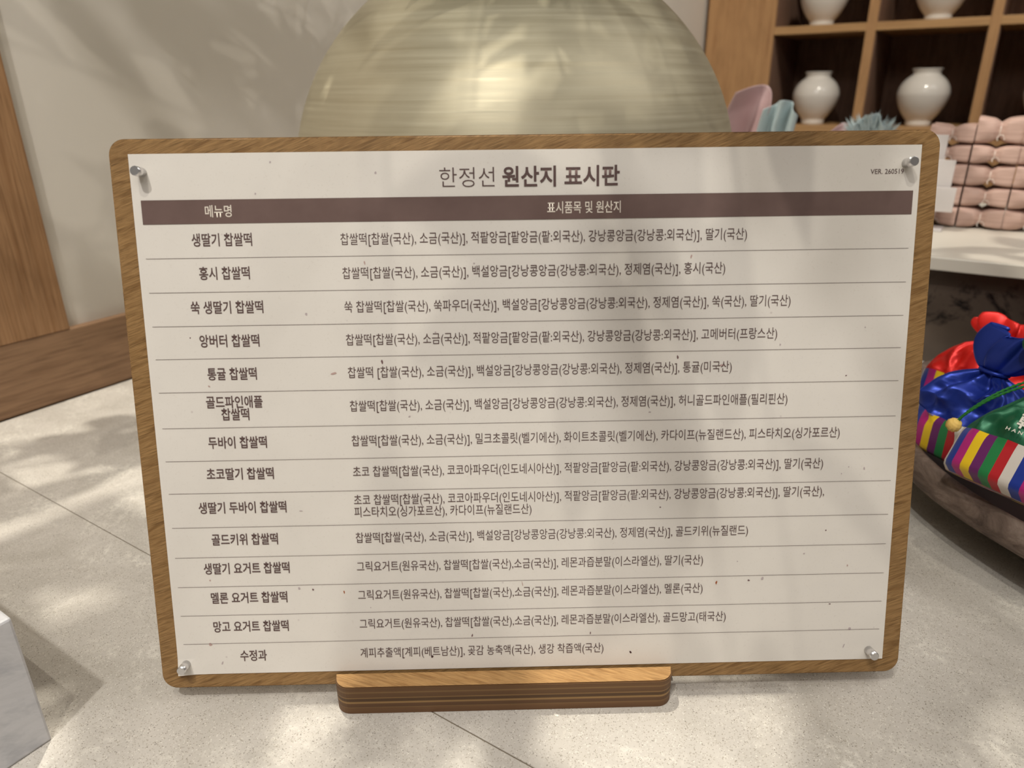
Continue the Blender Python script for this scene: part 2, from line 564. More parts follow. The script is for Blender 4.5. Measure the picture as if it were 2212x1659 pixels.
tips = []
for k in range(60):
    if k >= 46:   # low branches over the left end of the counter
        tx, ty = random.uniform(-.38, .10), random.uniform(-.75, -.05)
        tz = random.uniform(.12, .40)
    elif k < 34:   # towards the counter and the sign
        tx, ty = random.uniform(-.36, .80), random.uniform(-.95, .0)
        tz = random.uniform(.14, .50)
    else:
        tx, ty = random.uniform(-.38, .5), random.uniform(-.35, .35)
        tz = random.uniform(.15, .60)
    tips.append(Vector((tx, ty, tz)))
for tip in tips:
    s0 = Vector((random.uniform(-.06, .06), random.uniform(-.06, .06), -.20))
    s1 = Vector((s0.x * 1.1 + tip.x * .06, s0.y * 1.1 + tip.y * .06, .02))
    mid = tip * .5 + Vector((0, 0, .10 + .16 * random.random()))
    path = spline([s0, s1, mid, tip], 24)
    vs, fs = tube_data(path, lambda t_: .0032 * (1 - .7 * t_), 5)
    b = len(bv); bv += vs; bf += [tuple(i + b for i in f) for f in fs]
    nl = 18
    for q in range(nl):
        f = .40 + .6 * q / nl
        i = int(f * (len(path) - 2))
        p = path[i]; d = (path[i + 1] - path[i]).normalized()
        side = Vector((random.uniform(-1, 1), random.uniform(-1, 1), random.uniform(-.6, .4)))
        add_leaf(p, d * .4 + side, random.uniform(.05, .10), random.uniform(.018, .036))
o = pyd('stems', bv, bf, M['bark'], arr, True); tag(o, kind='stuff')
o = pyd('leaves', lv, lf, M['leaf'], arr, True); tag(o, kind='stuff')

# ------------------------------------------------------------------ marble block, front left
blk = box('marble_block', -.36, -.2117, -.40, -.1775, CT + .0002, CT + .0865, M['marble'], None, .0015)
tag(blk, 'rough grey marble block standing at the lower left picture edge', 'block')

# ------------------------------------------------------------------ sign stand (slotted plywood bar)
LEAN = 0.21885
ZR = .0205


def plane_y(z, off=0.0):        # y of the board's front plane at height z above the worktop
    return (z - ZR) * math.tan(LEAN) + off


x0, x1 = -.1170, .0820
H_ = .0195
prof_t = [('f', 0), ('f', H_), (plane_y(H_) - .0018, H_), (plane_y(.0100) - .0008, .0100), (plane_y(.0100) + .0108, .0100), (plane_y(H_) + .0112, H_), (.046, H_), (.046, 0)]
rr = .009
xs_, yf = [], []
for k in range(0, 9):
    a = math.radians(90 * k / 8)
    xs_.append(x0 + rr - rr * math.cos(a)); yf.append(-.0132 + rr - rr * math.sin(a))
xs_ += [x0 + rr + (x1 - x0 - 2 * rr) * k / 6 for k in range(1, 6)]; yf += [-.0132] * 5
for k in range(8, -1, -1):
    a = math.radians(90 * k / 8)
    xs_.append(x1 - rr + rr * math.cos(a)); yf.append(-.0132 + rr - rr * math.sin(a))
vs, fs = [], []
for xx, y_ in zip(xs_, yf):
    for (a, z) in prof_t: vs.append((xx, y_ if a == 'f' else a, z))
n = len(prof_t)
for i in range(len(xs_) - 1):
    for j in range(n):
        k = (j + 1) % n
        fs.append((i * n + j, i * n + k, (i + 1) * n + k, (i + 1) * n + j))
fs.append(tuple(range(n - 1, -1, -1))); fs.append(tuple((len(xs_) - 1) * n + k for k in range(n)))
stand = empty('sign_stand', at(0, 0, .0002), (0, 0, A))
tag(stand, 'slotted plywood bar with layered edge holding up the menu sign', 'stand')
o = pyd('slotted_bar', vs, fs, [M['ply'], M['bar_top']], stand)
bm = bmesh.new(); bm.from_mesh(o.data); bmesh.ops.recalc_face_normals(bm, faces=bm.faces)
for f in bm.faces:
    f.material_index = 1 if abs(f.normal.z) > .9 and f.calc_center_median().z > .015 else 0
ed = [e for e in bm.edges if len(e.link_faces) == 2 and e.calc_face_angle(0) > .9 and min(v.co.z for v in e.verts) > .017 and max(v.co.y for v in e.verts) < -.003]
bmesh.ops.bevel(bm, geom=ed, offset=.0006, segments=2, affect='EDGES')
bm.to_mesh(o.data); bm.free()

# ------------------------------------------------------------------ the board
B_LOC = at(0, 0, ZR)
B_ROT = (Matrix.Rotation(A, 3, 'Z') @ Matrix.Rotation(-LEAN, 3, 'X')).to_euler()
BW, V0, V1, BR = .2205, -.0092, .3048, .0085
pts = []
for (cx, cz, a0) in ((BW - BR, V1 - BR, 0), (-BW + BR, V1 - BR, 90), (-BW + BR, V0 + BR, 180), (BW - BR, V0 + BR, 270)):
    for k in range(9):
        a = math.radians(a0 + 90 * k / 8)
        pts.append((cx + BR * math.cos(a), cz + BR * math.sin(a)))
bm = bmesh.new()
fr = [bm.verts.new((x, 0, z)) for x, z in pts]
f = bm.faces.new(fr)
r = bmesh.ops.extrude_face_region(bm, geom=[f])
for v in r['geom']:
    if isinstance(v, bmesh.types.BMVert): v.co.y = .009
bmesh.ops.recalc_face_normals(bm, faces=bm.faces)
ed = [e for e in bm.edges if abs(e.verts[0].co.y - e.verts[1].co.y) < 1e-6]
bmesh.ops.bevel(bm, geom=ed, offset=.0009, segments=3, affect='EDGES')
board = from_bm('sign_board', bm, M['board'])
board.location = B_LOC; board.rotation_euler = B_ROT
tag(board, 'brown wooden board with rounded corners leaning back in its slotted bar', 'board')

# ------------------------------------------------------------------ the printed sheet
sheet = empty('menu_sheet', B_LOC, B_ROT)
tag(sheet, 'cream flecked sheet printed in brown with a Korean list, pinned to the board', 'sheet')
NX, NZ = 42, 30
PT = .00035


def sheet_y(u, v):
    d = math.hypot(u + .21, v)
    lift = .0016 * max(0, 1 - d / .016) ** 2
    return -PT - lift - .00012 * (1 + math.sin(u * 21 + 1) * math.sin(v * 17)) 


vs, fs = [], []
for side in (0, 1):
    for j in range(NZ + 1):
        for i in range(NX + 1):
            u, v = -.21 + .42 * i / NX, .297 * j / NZ
            vs.append((u, sheet_y(u, v) if side == 0 else sheet_y(u, v) + .0002, v))
N1 = (NX + 1) * (NZ + 1)
for j in range(NZ):
    for i in range(NX):
        a = j * (NX + 1) + i
        fs.append((a, a + 1, a + NX + 2, a + NX + 1))
        fs.append((N1 + a, N1 + a + NX + 1, N1 + a + NX + 2, N1 + a + 1))
for i in range(NX):
    fs.append((i, N1 + i, N1 + i + 1, i + 1)); a = NZ * (NX + 1) + i; fs.append((a, a + 1, N1 + a + 1, N1 + a))
for j in range(NZ):
    a = j * (NX + 1); fs.append((a, a + NX + 1, N1 + a + NX + 1, N1 + a)); a += NX; fs.append((a, N1 + a, N1 + a + NX + 1, a + NX + 1))
pyd('paper', vs, fs, M['paper'], sheet, False)
PY = -PT - .00036          # printing lies just proud of the paper


def quad(name, u0, u1, v0, v1, mat, y=PY, slope=0.0):
    return pyd(name, [(u0, y, v0), (u1, y, v0 + slope), (u1, y, v1 + slope), (u0, y, v1)], [(0, 1, 2, 3)], mat, sheet)


quad('header_band', -.2055, .2070, .2608, .2733, M['ink_band'])
for v in (242.8, 224.6, 206.3, 188.3, 169.7, 149.4, 130.4, 111.4, 91.1, 73.0, 55.0, 37.2, 19.4):
    quad('ruled_line', -.2058, .2068, (v - .11) / 1000, (v + .11) / 1000, M['ink_line'])

_tc = {}


def text_mesh(body, offset=0.0):
    c = bpy.data.curves.new('lettering', 'FONT')
    c.body = body
    c.resolution_u = 3
    c.offset = offset
    c.space_character = 1.0
    o = bpy.data.objects.new('tmp', c)
    COL.objects.link(o)
    dg = bpy.context.evaluated_depsgraph_get()
    me = bpy.data.meshes.new_from_object(o.evaluated_get(dg))
    bpy.data.objects.remove(o)
    bpy.data.curves.remove(c)
    return me


HAN0, HAN1 = None, None
me = text_mesh('찹쌀떡')
HAN0 = min(v.co.y for v in me.vertices); HAN1 = max(v.co.y for v in me.vertices)


def lettering(name, body, u0, u1, vc, h, mat, offset=0.0, y=PY, latin=False, parent=None):
    me = text_mesh(body, offset)
    xa = min(v.co.x for v in me.vertices); xb = max(v.co.x for v in me.vertices)
    if latin: ya = min(v.co.y for v in me.vertices); yb = max(v.co.y for v in me.vertices)
    else: ya, yb = HAN0, HAN1
    sx_ = (u1 - u0) / 1000 / (xb - xa); sy_ = h / 1000 / (yb - ya)
    for v in me.vertices:
        v.co = Vector((u0 / 1000 + (v.co.x - xa) * sx_, y, vc / 1000 + (v.co.y - (ya + yb) / 2) * sy_))
    me.update()
    if me.polygons and me.polygons[0].normal.y > 0: me.flip_normals()
    me.materials.clear()
    return link(name, me, mat, parent or sheet)


W_ = .013
lettering('title_lettering', '한정선', -47.3, -18.1, 283.2, 10.4, M['ink'], -.010)
lettering('title_lettering', '원산지 표시판', -14.0, 48.6, 283.2, 10.4, M['ink'], .020)
lettering('version_lettering', 'VER. 260519', 183.2, 201.1, 283.4, 2.6, M['ink'], .006, latin=True)
lettering('header_lettering', '메뉴명', -172.2, -158.1, 267.3, 6.2, M['ink_light'], W_, y=PY - .00005)
lettering('header_lettering', '표시품목 및 원산지', 9.8, 49.3, 266.9, 6.2, M['ink_light'], W_, y=PY - .00005)

names = [("생딸기 찹쌀떡", -180.6, -148.5, 252.4), ("홍시 찹쌀떡", -178.1, -151.0, 234.7), ("쑥 생딸기 찹쌀떡", -184.2, -145.1, 216.4),
         ("앙버터 찹쌀떡", -181.0, -148.5, 198.1), ("통귤 찹쌀떡", -178.3, -151.3, 179.8), ("골드파인애플", -180.4, -149.2, 164.0),
         ("찹쌀떡", -172.5, -157.1, 157.0), ("두바이 찹쌀떡", -181.1, -148.5, 140.9), ("초코딸기 찹쌀떡", -183.6, -145.9, 122.7),
         ("생딸기 두바이 찹쌀떡", -189.8, -140.1, 102.8), ("골드키위 찹쌀떡", -184.0, -146.2, 83.7), ("생딸기 요거트 찹쌀떡", -190.0, -140.7, 66.1),
         ("멜론 요거트 찹쌀떡", -187.3, -143.2, 48.0), ("망고 요거트 찹쌀떡", -187.4, -143.6, 30.0), ("수정과", -173.2, -157.6, 11.4)]
for (b, u0, u1, v) in names: lettering('item_lettering', b, u0, u1, v, 6.8, M['ink'], W_)
S1 = '찹쌀떡[찹쌀(국산), 소금(국산)], '
P1 = '적팥앙금[팥앙금(팥:외국산), 강낭콩앙금(강낭콩:외국산)], '
P2 = '백설앙금[강낭콩앙금(강낭콩:외국산), 정제염(국산)], '
C1 = '초코 찹쌀떡[찹쌀(국산), 코코아파우더(인도네시아산)], '
G1 = '그릭요거트(원유국산), 찹쌀떡[찹쌀(국산),소금(국산)], 레몬과즙분말(이스라엘산), '
ings = [(S1 + P1 + '딸기(국산)', -101.3, 118.0, 251.8), (S1 + P2 + '홍시(국산)', -101.2, 106.8, 233.8),
        ('쑥 찹쌀떡[찹쌀(국산), 쑥파우더(국산)], ' + P2 + '쑥(국산), 딸기(국산)', -101.1, 143.6, 215.6),
        (S1 + P1 + '고메버터(프랑스산)', -101.2, 137.0, 197.6), (S1.replace('떡[', '떡 [') + P2 + '통귤(미국산)', -101.1, 112.4, 179.4),
        (S1 + P2 + '허니골드파인애플(필리핀산)', -101.0, 144.6, 160.5),
        (S1 + '밀크초콜릿(벨기에산), 화이트초콜릿(벨기에산), 카다이프(뉴질랜드산), 피스타치오(싱가포르산)', -101.0, 175.5, 140.6),
        (C1 + P1 + '딸기(국산)', -101.2, 167.0, 122.6), (C1 + P1 + '딸기(국산),', -101.5, 168.6, 105.9),
        ('피스타치오(싱가포르산), 카다이프(뉴질랜드산)', -101.6, -0.2, 98.7), (S1 + P2 + '골드키위(뉴질랜드)', -101.6, 125.4, 83.2),
        (G1 + '딸기(국산)', -101.9, 99.7, 65.6), (G1 + '멜론(국산)', -102.0, 100.0, 48.0), (G1 + '골드망고(태국산)', -102.0, 114.3, 29.9),
        ('계피추출액[계피(베트남산)], 곶감 농축액(국산), 생강 착즙액(국산)', -102.4, 41.8, 11.5)]
for (b, u0, u1, v) in ings: lettering('ingredient_lettering', b, u0, u1, v, 6.3, M['ink'], 0.0)

# petals and bark flecks pressed into the paper
random.seed(5)
FL = [(-82, 185, 1.2, 2.4, 0), (-109, 179, 4.2, 1.4, 1), (-110, 50, 1, 2.2, 2), (-128, 52, 1.2, 1.2, 0), (-136, 53, 1.6, 2.0, 3), (108, 51, 1.2, 2.6, 2), (127, 52, 1.5, 1.3, 0), (135, 53, 1.6, 2.2, 3),
      (-6, 53, .5, 3.6, 1), (34, 21, .8, 2.2, 0), (58, 8, 1.2, 2.2, 4), (-60, 8, 1.3, 2.0, 4), (-36, 21, .8, 2.2, 0), (189, 20, 1.8, 2.2, 3), (186, 9, .7, 3.0, 3), (-190, 19, 2.2, 2.0, 1), (-184, 7, .8, 2.6, 3),
      (82, 185, 1.0, 2.2, 0), (88, 240, .8, 2.4, 1), (-89, 239, .9, 2.4, 1), (-145, 276, 1.1, 1.6, 3), (-136, 292, 1.2, 1.4, 3), (-81, 286, 1.4, 1.6, 3), (107, 180, 3.2, 1.2, 1), (177, 173, 1.2, .8, 0),
      (186, 200, .8, 1.0, 3), (-68, 154, 1.4, 1.0, 3), (-178, 173, 1.4, .9, 1), (182, 120, .8, .8, 3), (178, 116, .7, .9, 3), (191, 119, .8, 2.2, 3), (171, 82, .9, .9, 0), (74, 98, 1.2, .8, 0), (176, 36, 1.4, .8, 0),
      (67, 154, 1.6, .9, 3), (-187, 59, .9, 1.2, 1), (159, 68, 1.5, .9, 3), (185, 60, .9, 1.4, 1), (-186, 200, .8, .8, 0), (139, 191, 1, 1.4, 3), (13, 182, .9, .7, 3), (120, 64, .8, .8, 3), (-52, 201, 1, .8, 3),
      (-30, 238, 1.2, .8, 3), (-122, 212, 1.4, 2.0, 3), (60, 212, .8, .8, 3), (-95, 40, .7, .7, 3), (-20, 120, 1.2, .7, 3), (-132, 100, 2.2, .6, 3)]
FM = [plain('fleck_dark', srgb(120, 92, 92), .8), plain('fleck_rose', srgb(192, 162, 154), .8), plain('fleck_rust', srgb(168, 98, 60), .8), plain('fleck_mauve', srgb(190, 176, 176), .8), plain('fleck_black', srgb(72, 42, 42), .8)]
bm = bmesh.new()
for (u, v, wd, hh, k) in FL:
    n = 9; an = random.uniform(-.4, .4)
    ring = []
    for i in range(n):
        a = 2 * math.pi * i / n
        q = random.uniform(.65, 1.1)
        dx, dz = wd / 2 * q * math.cos(a), hh / 2 * q * math.sin(a)
        ring.append(bm.verts.new(((u + dx * math.cos(an) - dz * math.sin(an)) / 1000, PY + .00006, (v + dx * math.sin(an) + dz * math.cos(an)) / 1000)))
    f = bm.faces.new(ring); f.material_index = k
o = from_bm('paper_flecks', bm, FM, sheet)
tag(o, kind='stuff')

# steel pins
plab = ['steel cylinder pin in the upper left corner of the sheet', 'steel cylinder pin in the upper right corner of the sheet beside the small print',
        'steel cylinder pin in the lower left corner of the sheet', 'steel cylinder pin in the lower right corner of the sheet']
pin0 = None
Mrot = Matrix.Rotation(A, 3, 'Z') @ Matrix.Rotation(-LEAN, 3, 'X')
for i, (u, v) in enumerate([(-203.4, 287.6), (202.0, 287.6), (-205.0, 7.0), (201.0, 6.2)]):
    if pin0 is None:
        bm = bmesh.new()
        bmesh.ops.create_cone(bm, cap_ends=True, segments=32, radius1=.0025, radius2=.0025, depth=.0080)
        bmesh.ops.rotate(bm, verts=bm.verts, matrix=Matrix.Rotation(math.pi / 2, 3, 'X'))
        bmesh.ops.translate(bm, verts=bm.verts, vec=(0, -.0040, 0))
        ed = [e for e in bm.edges if len(e.link_faces) == 2 and e.calc_face_angle(0) > 1]
        bmesh.ops.bevel(bm, geom=ed, offset=.0003, segments=2, affect='EDGES')
        p = from_bm('steel_pin', bm, M['steel']); pin0 = p
        for f in p.data.polygons: f.use_smooth = len(f.vertices) == 4
    else:
        p = pin0.copy(); COL.objects.link(p)
    p.location = B_LOC + Mrot @ Vector((u / 1000, -.00075, v / 1000))
    p.rotation_euler = B_ROT
    tag(p, plab[i], 'pin', 'steel pins holding the sheet')

# ------------------------------------------------------------------ wooden bowl
BC = Vector((.385, .487, CT))


def bwob(p, a, j):
    k = 1 + .012 * math.sin(3 * a + 1) + .008 * math.sin(7 * a + 2)
    q = Vector((p.x * k, p.y * k, p.z))
    if p.z > .02: q.z += .0018 * math.sin(4 * a + .6) + .001 * math.sin(11 * a)
    return q


bowl = empty('wooden_bowl', BC)
tag(bowl, 'wide shallow old wooden bowl full of satin pouches at the right edge', 'bowl')
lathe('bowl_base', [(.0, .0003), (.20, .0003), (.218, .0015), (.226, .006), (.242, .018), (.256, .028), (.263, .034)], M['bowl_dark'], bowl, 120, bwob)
lathe('bowl_rim', [(.2525, .046), (.2555, .053), (.260, .0555), (.2655, .0545), (.271, .049), (.2740, .043), (.2735, .038), (.263, .034)], M['bowl'], bowl, 120, bwob)
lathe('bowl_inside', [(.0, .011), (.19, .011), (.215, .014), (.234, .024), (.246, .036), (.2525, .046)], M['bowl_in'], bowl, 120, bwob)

# ------------------------------------------------------------------ drawstring pouches


def sm(a, b, x):
    t_ = max(0, min(1, (x - a) / (b - a)))
    return t_ * t_ * (3 - 2 * t_)


def pouch_section(s, W, T, neck, sh):
    """half width and half thickness along the height s = 0..1"""
    b = math.sqrt(max(0, 1 - (1 - min(1, s / .07)) ** 2))
    n_ = max(0, (s - .32) / .68) ** sh
    wid = (W / 2) * (.965 + .035 * b) * (1 - n_) + neck * n_
    thk = (T / 2) * (.25 + .75 * b) * (.86 + .14 * sm(.0, .35, s)) * (1 - n_ ** 1.4) + neck * .8 * n_ ** 1.4
    return wid, thk, n_


SHO = [1.4]


def pouch_point(th, s, W, H, T, neck, seed, fold):
    wid, thk, n_ = pouch_section(s, W, T, neck, SHO[0])
    e = 2.0 / (3.4 - 1.2 * n_)
    c, s_ = math.cos(th), math.sin(th)
    x = wid * math.copysign(abs(c) ** e, c)
    y = thk * math.copysign(abs(s_) ** e, s_)
    z = s * H
    amp = fold * sm(.28, .95, s)
    wv = math.cos(th * 7 + seed + 2.2 * math.sin(th * 2 + seed)) * .6 + math.cos(th * 12 + seed * 2) * .4
    k = 1 + amp * wv * (.35 + .3 * n_)
    x *= k; y *= k
    nz = noise.noise(Vector((x * 28 + seed, y * 28, z * 34)))
    nz2 = noise.noise(Vector((x * 60 + seed, y * 60 + 5, z * 50)))
    q = sm(.28, .5, s)
    ridge = (1 - abs(nz2) * 3.0) * .006
    y -= (nz * .012 + ridge) * q * (1 - .6 * n_) * math.sin(th) * -1
    z += nz * .004 * q
    return Vector((x, y, z))


def make_pouch(label, mat, cordmat, M4, W, H, T, neck, seed, band=.30, fold=.45, ruffle=.035, ruf_w=.035, phase=0.0, cord=None, stripew=.0088, shoulder=1.4, rlean=0.0):
    SHO[0] = shoulder
    root = empty('drawstring_pouch', (0, 0, 0))
    root.matrix_world = M4
    tag(root, label, 'pouch', 'satin pouches in the wooden bowl')
    NT_, NS = 120, 64

    def grid(s0, s1, ns, name, m, uv=False, out=0.0, cap=False):
        vs, fs = [], []
        for j in range(ns + 1):
            s = s0 + (s1 - s0) * j / ns
            for i in range(NT_):
                th = 2 * math.pi * i / NT_ + 1e-4
                p = pouch_point(th, s, W, H, T, neck, seed, fold)
                if out:
                    p.x *= 1 + out / (W / 2); p.y += math.copysign(out, math.sin(th))
                vs.append(p)
        for j in range(ns):
            for i in range(NT_):
                k = (i + 1) % NT_
                fs.append((j * NT_ + i, j * NT_ + k, (j + 1) * NT_ + k, (j + 1) * NT_ + i))
        if cap: fs.append(tuple(range(NT_ - 1, -1, -1)))
        o = pyd(name, vs, fs, m, root, True)
        if uv:
            per = [0.0]
            for i in range(NT_):
                a_ = vs[(ns // 2) * NT_ + i]; b_ = vs[(ns // 2) * NT_ + (i + 1) % NT_]
                per.append(per[-1] + (b_ - a_).length)
            uvl = o.data.uv_layers.new(name='UVMap')
            for p in o.data.polygons:
                idx = [vi % NT_ for vi in p.vertices]
                wrap = (max(idx) == NT_ - 1 and min(idx) == 0)
                for li in p.loop_indices:
                    i = o.data.loops[li].vertex_index % NT_
                    if wrap and i == 0 and len(idx) == 4: i = NT_
                    uvl.data[li].uv = (per[i] / (stripew * 7) + phase, 0)
        return o
    grid(0.0, band, 12, 'striped_band', M['stripe'], uv=True, out=.0006, cap=True)
    grid(band - .01, 1.0, NS, 'satin_body', mat)
    # ruffle above the gathering
    vs, fs = [], []
    ns = 14
    for j in range(ns + 1):
        t_ = j / ns
        for i in range(NT_):
            th = 2 * math.pi * i / NT_
            wv = math.cos(th * 6 + seed) * .55 + math.cos(th * 9 + seed * 3) * .3
            r_ = neck + (ruf_w - neck) * math.sin(t_ * 2.3) ** .8
            rad = r_ * (1 + .45 * wv * (.5 + .5 * t_))
            vs.append(Vector((rad * math.cos(th) * 1.25 + rlean * t_, rad * math.sin(th) * .55, H + ruffle * t_ + .004 * math.sin(th * 3 + seed) * t_)))
    for j in range(ns):
        for i in range(NT_):
            k = (i + 1) % NT_
            fs.append((j * NT_ + i, j * NT_ + k, (j + 1) * NT_ + k, (j + 1) * NT_ + i))
    o = pyd('ruffled_mouth', vs, fs, mat, root, True)
    sd = o.modifiers.new('thickness', 'SOLIDIFY'); sd.thickness = .0012
    # cord round the neck
    rn = neck * 1.05
    tube('drawstring', [(rn * 1.15 * math.cos(a_ / 24 * 2 * math.pi), rn * .95 * math.sin(a_ / 24 * 2 * math.pi), H) for a_ in range(24)], .0016, cordmat, root, 8, True)
    if cord:
        for kind, ctrl in cord:
            tube('drawstring', spline(ctrl, 160, kind == 'loop'), .00095, cordmat, root, 8, kind == 'loop', twist=.7)
    return root


def frame(origin, u, v):
    u = Vector(u).normalized(); v = Vector(v)
    v = (v - u * v.dot(u)).normalized()
    n_ = v.cross(u)            # back side so that -y faces out
    return Matrix(((u.x, n_.x, v.x, origin[0]), (u.y, n_.y, v.y, origin[1]), (u.z, n_.z, v.z, origin[2]), (0, 0, 0, 1)))




def pouch_at(bl, u, v, W):
    u = Vector(u).normalized()
    return frame(Vector((bl[0], bl[1], CT + bl[2])) + u * W / 2, u, v)


GP = dict(W=.105, H=.092, T=.046, neck=.012)
gm = pouch_at((.1835, .300, .068), (.88, -.475, 0), (-.05, .6, .7), .105)
gp = make_pouch('green satin pouch with a yellow knot on its cord, nearest of the pouches', M['green'], M['green_cord'], gm, seed=1.3, band=.36, phase=.86 + 2 / 7, stripew=.0070, shoulder=1.35, **GP,
                cord=[('open', [(.010, -.008, .094), (.002, -.020, .094), (-.018, -.024, .083), (-.036, -.0235, .066), (-.0505, -.019, .046), (-.0555, -.017, .033)]),
                      ('open', [(.010, -.010, .092), (.000, -.023, .088), (-.020, -.0265, .076), (-.038, -.0255, .0585), (-.051, -.021, .041), (-.0555, -.017, .033)]),
                      ('loop', [(-.016, -.027, .086), (-.026, -.029, .097), (-.018, -.028, .107), (.000, -.026, .109), (.014, -.024, .102), (.006, -.025, .094), (-.008, -.027, .088)]),
                      ('loop', [(-.015, -.030, .085), (-.022, -.032, .094), (-.014, -.031, .102), (.002, -.029, .104), (.013, -.027, .098), (.004, -.028, .092), (-.007, -.029, .087)])])
bm = bmesh.new()
bmesh.ops.create_uvsphere(bm, u_segments=28, v_segments=20, radius=.0052)
for v in bm.verts:
    d = v.co.normalized()
    v.co *= 1 + .09 * math.sin(9 * d.x + 7 * d.z) * math.cos(9 * d.y - 5 * d.z)
o = from_bm('knotted_bead', bm, M['yellow_cord'], gp, True)
o.location = (-.0560, -.017, .031)
bm = bmesh.new(); bmesh.ops.create_uvsphere(bm, u_segments=14, v_segments=10, radius=.0024)
o = from_bm('cord_knot', bm, M['green_cord'], gp, True); o.location = (-.021, -.0265, .0785); o.scale = (1.5, 1, 1.1)
me = text_mesh('韓', .02)
for v in me.vertices: v.co = Vector((-.0150 + v.co.x * .0135, -.0285, .0440 + v.co.y * .0125))
me.materials.clear(); link('printed_emblem', me, M['white_print'], gp)
me = text_mesh('H A N', .012)
for v in me.vertices: v.co = Vector((-.0185 + v.co.x * .0042, -.0305, .0385 + v.co.y * .0034))
me.materials.clear(); link('printed_letters', me, M['white_print'], gp)

bp = make_pouch('blue satin pouch gathered into a big ruffle, behind the green one', M['blue'], M['blue'], pouch_at((.157, .402, .042), (.79, -.61, 0), (-.08, .3, .9), .088), .088, .082, .058, .009, 4.1, band=.46, fold=.45, ruffle=.034, ruf_w=.021, phase=.05 + 1 / 7, stripew=.0075, shoulder=2.6, rlean=.014)
rp = make_pouch('red satin pouch with striped base lying behind the blue one', M['red'], M['red_cord'], pouch_at((.146, .515, .036), (.95, -.3, 0), (.05, .4, .85), .105), .105, .081, .05, .012, 7.7, band=.42, fold=.4, ruffle=.02, ruf_w=.02, phase=.45, stripew=.008, shoulder=2.4)
r2 = make_pouch('red satin pouch with an orange-red cord loop, farthest at the picture edge', M['red'], M['red_cord'], pouch_at((.225, .600, .030), (.9, -.43, 0), (.0, .15, 1), .10), .10, .100, .045, .016, 9.2, band=.38, fold=.3, ruffle=.03, ruf_w=.026, phase=.1,
                cord=[('open', [(-.018, -.004, .100), (-.034, -.006, .108), (-.036, -.006, .124), (-.022, -.006, .134), (-.012, -.004, .130)])])

# ------------------------------------------------------------------ wrapped snack packages
random.seed(3)


def package_mesh():
    Wp, Dp, Hp = .0564, .080, .0300
    nx, na = 32, 28
    vs, fs = [], []
    for i in range(nx + 1):
        x = -Wp / 2 + Wp * i / nx
        pinch = math.exp(-(x / .0052) ** 2)
        wide = math.exp(-(x / .015) ** 2)
        pinch2 = math.exp(-abs(x) / .0075)
        hz = Hp / 2 * (1 - .15 * (1 - abs(x) / (Wp / 2)) - .20 * pinch2 - .10 * pinch)
        hy = Dp / 2 * (1 - .16 * pinch - .04 * wide)
        endf = 1 - .03 * (abs(x) / (Wp / 2)) ** 12
        for k in range(na):
            a = 2 * math.pi * k / na
            c, s = math.cos(a), math.sin(a)
            e = 2 / 7.0
            y = hy * endf * math.copysign(abs(c) ** e, c)
            z = hz * endf * math.copysign(abs(s) ** e, s)
            z += .0007 * math.sin(k * 2.1 + x * 90) * (1 - pinch)
            y += .0006 * math.sin(k * 3.3 + x * 120)
            vs.append(Vector((x, y, z + Hp / 2)))
    for i in range(nx):
        for k in range(na):
            k2 = (k + 1) % na
            fs.append((i * na + k, i * na + k2, (i + 1) * na + k2, (i + 1) * na + k))
    n1 = len(vs)
    vs += [v.copy() for v in vs[:na]] + [v.copy() for v in vs[nx * na:nx * na + na]]
    fs.append(tuple(n1 + k for k in range(na))); fs.append(tuple(n1 + na + k for k in range(na - 1, -1, -1)))
    return vs, fs


pk0 = empty('wrapped_package', (0, 0, 0))
vs, fs = package_mesh()
pyd('paper_wrap', vs, fs, M['peach'], pk0, True)
band_pts = []
for k in range(20):
    a = 2 * math.pi * k / 20; e = 2 / 4.2
    c, s = math.cos(a), math.sin(a)
    band_pts.append((0, .0330 * math.copysign(abs(c) ** e, c), .0150 + .0080 * math.copysign(abs(s) ** e, s)))
tube('tie', band_pts, .0006, M['tie'], pk0, 6, True)
tube('tie_end', spline([(.0005, -.0330, .010), (.005, -.0355, .010), (.007, -.037, .005)], 10), .0005, M['tie'], pk0, 6)
tube('tie_end', spline([(-.0005, -.0330, .010), (-.002, -.036, .007), (-.001, -.037, .004)], 10), .0005, M['tie'], pk0, 6)


def copy_tree(o, parent=None):
    c = o.copy(); COL.objects.link(c)
    if parent: c.parent = parent
    for ch in list(o.children): copy_tree(ch, c)
    return c


rows = ['bottom', 'second', 'third', 'fourth', 'top']
cols_ = [(.1015, 'left'), (.1592, 'middle'), (.2165, 'right'), ]
first = True
for cx, cn in cols_:
    zz = CT + .1437
    for k, hk in enumerate((.0307, .0288, .0314, .0267, .0260 if cn == 'left' else .0365)):
        o = pk0 if first else copy_tree(pk0); first = False
        o.location = (cx + random.uniform(-.0008, .0008) + (.0014 if k == 2 else 0), 1.014 + random.uniform(-.002, .002), zz)
        o.scale = (1, 1, hk / .0300)
        zz += hk
        o.rotation_euler = (0, 0, random.uniform(-.03, .03))
        place = {'bottom': 'at the bottom', 'second': 'second from the bottom', 'third': 'third from the bottom', 'fourth': 'fourth from the bottom', 'top': 'on top'}[rows[k]]
        tag(o, 'peach wrapped package %s of the %s stack on the white slab' % (place, cn), 'package', 'peach packages stacked on the white slab')

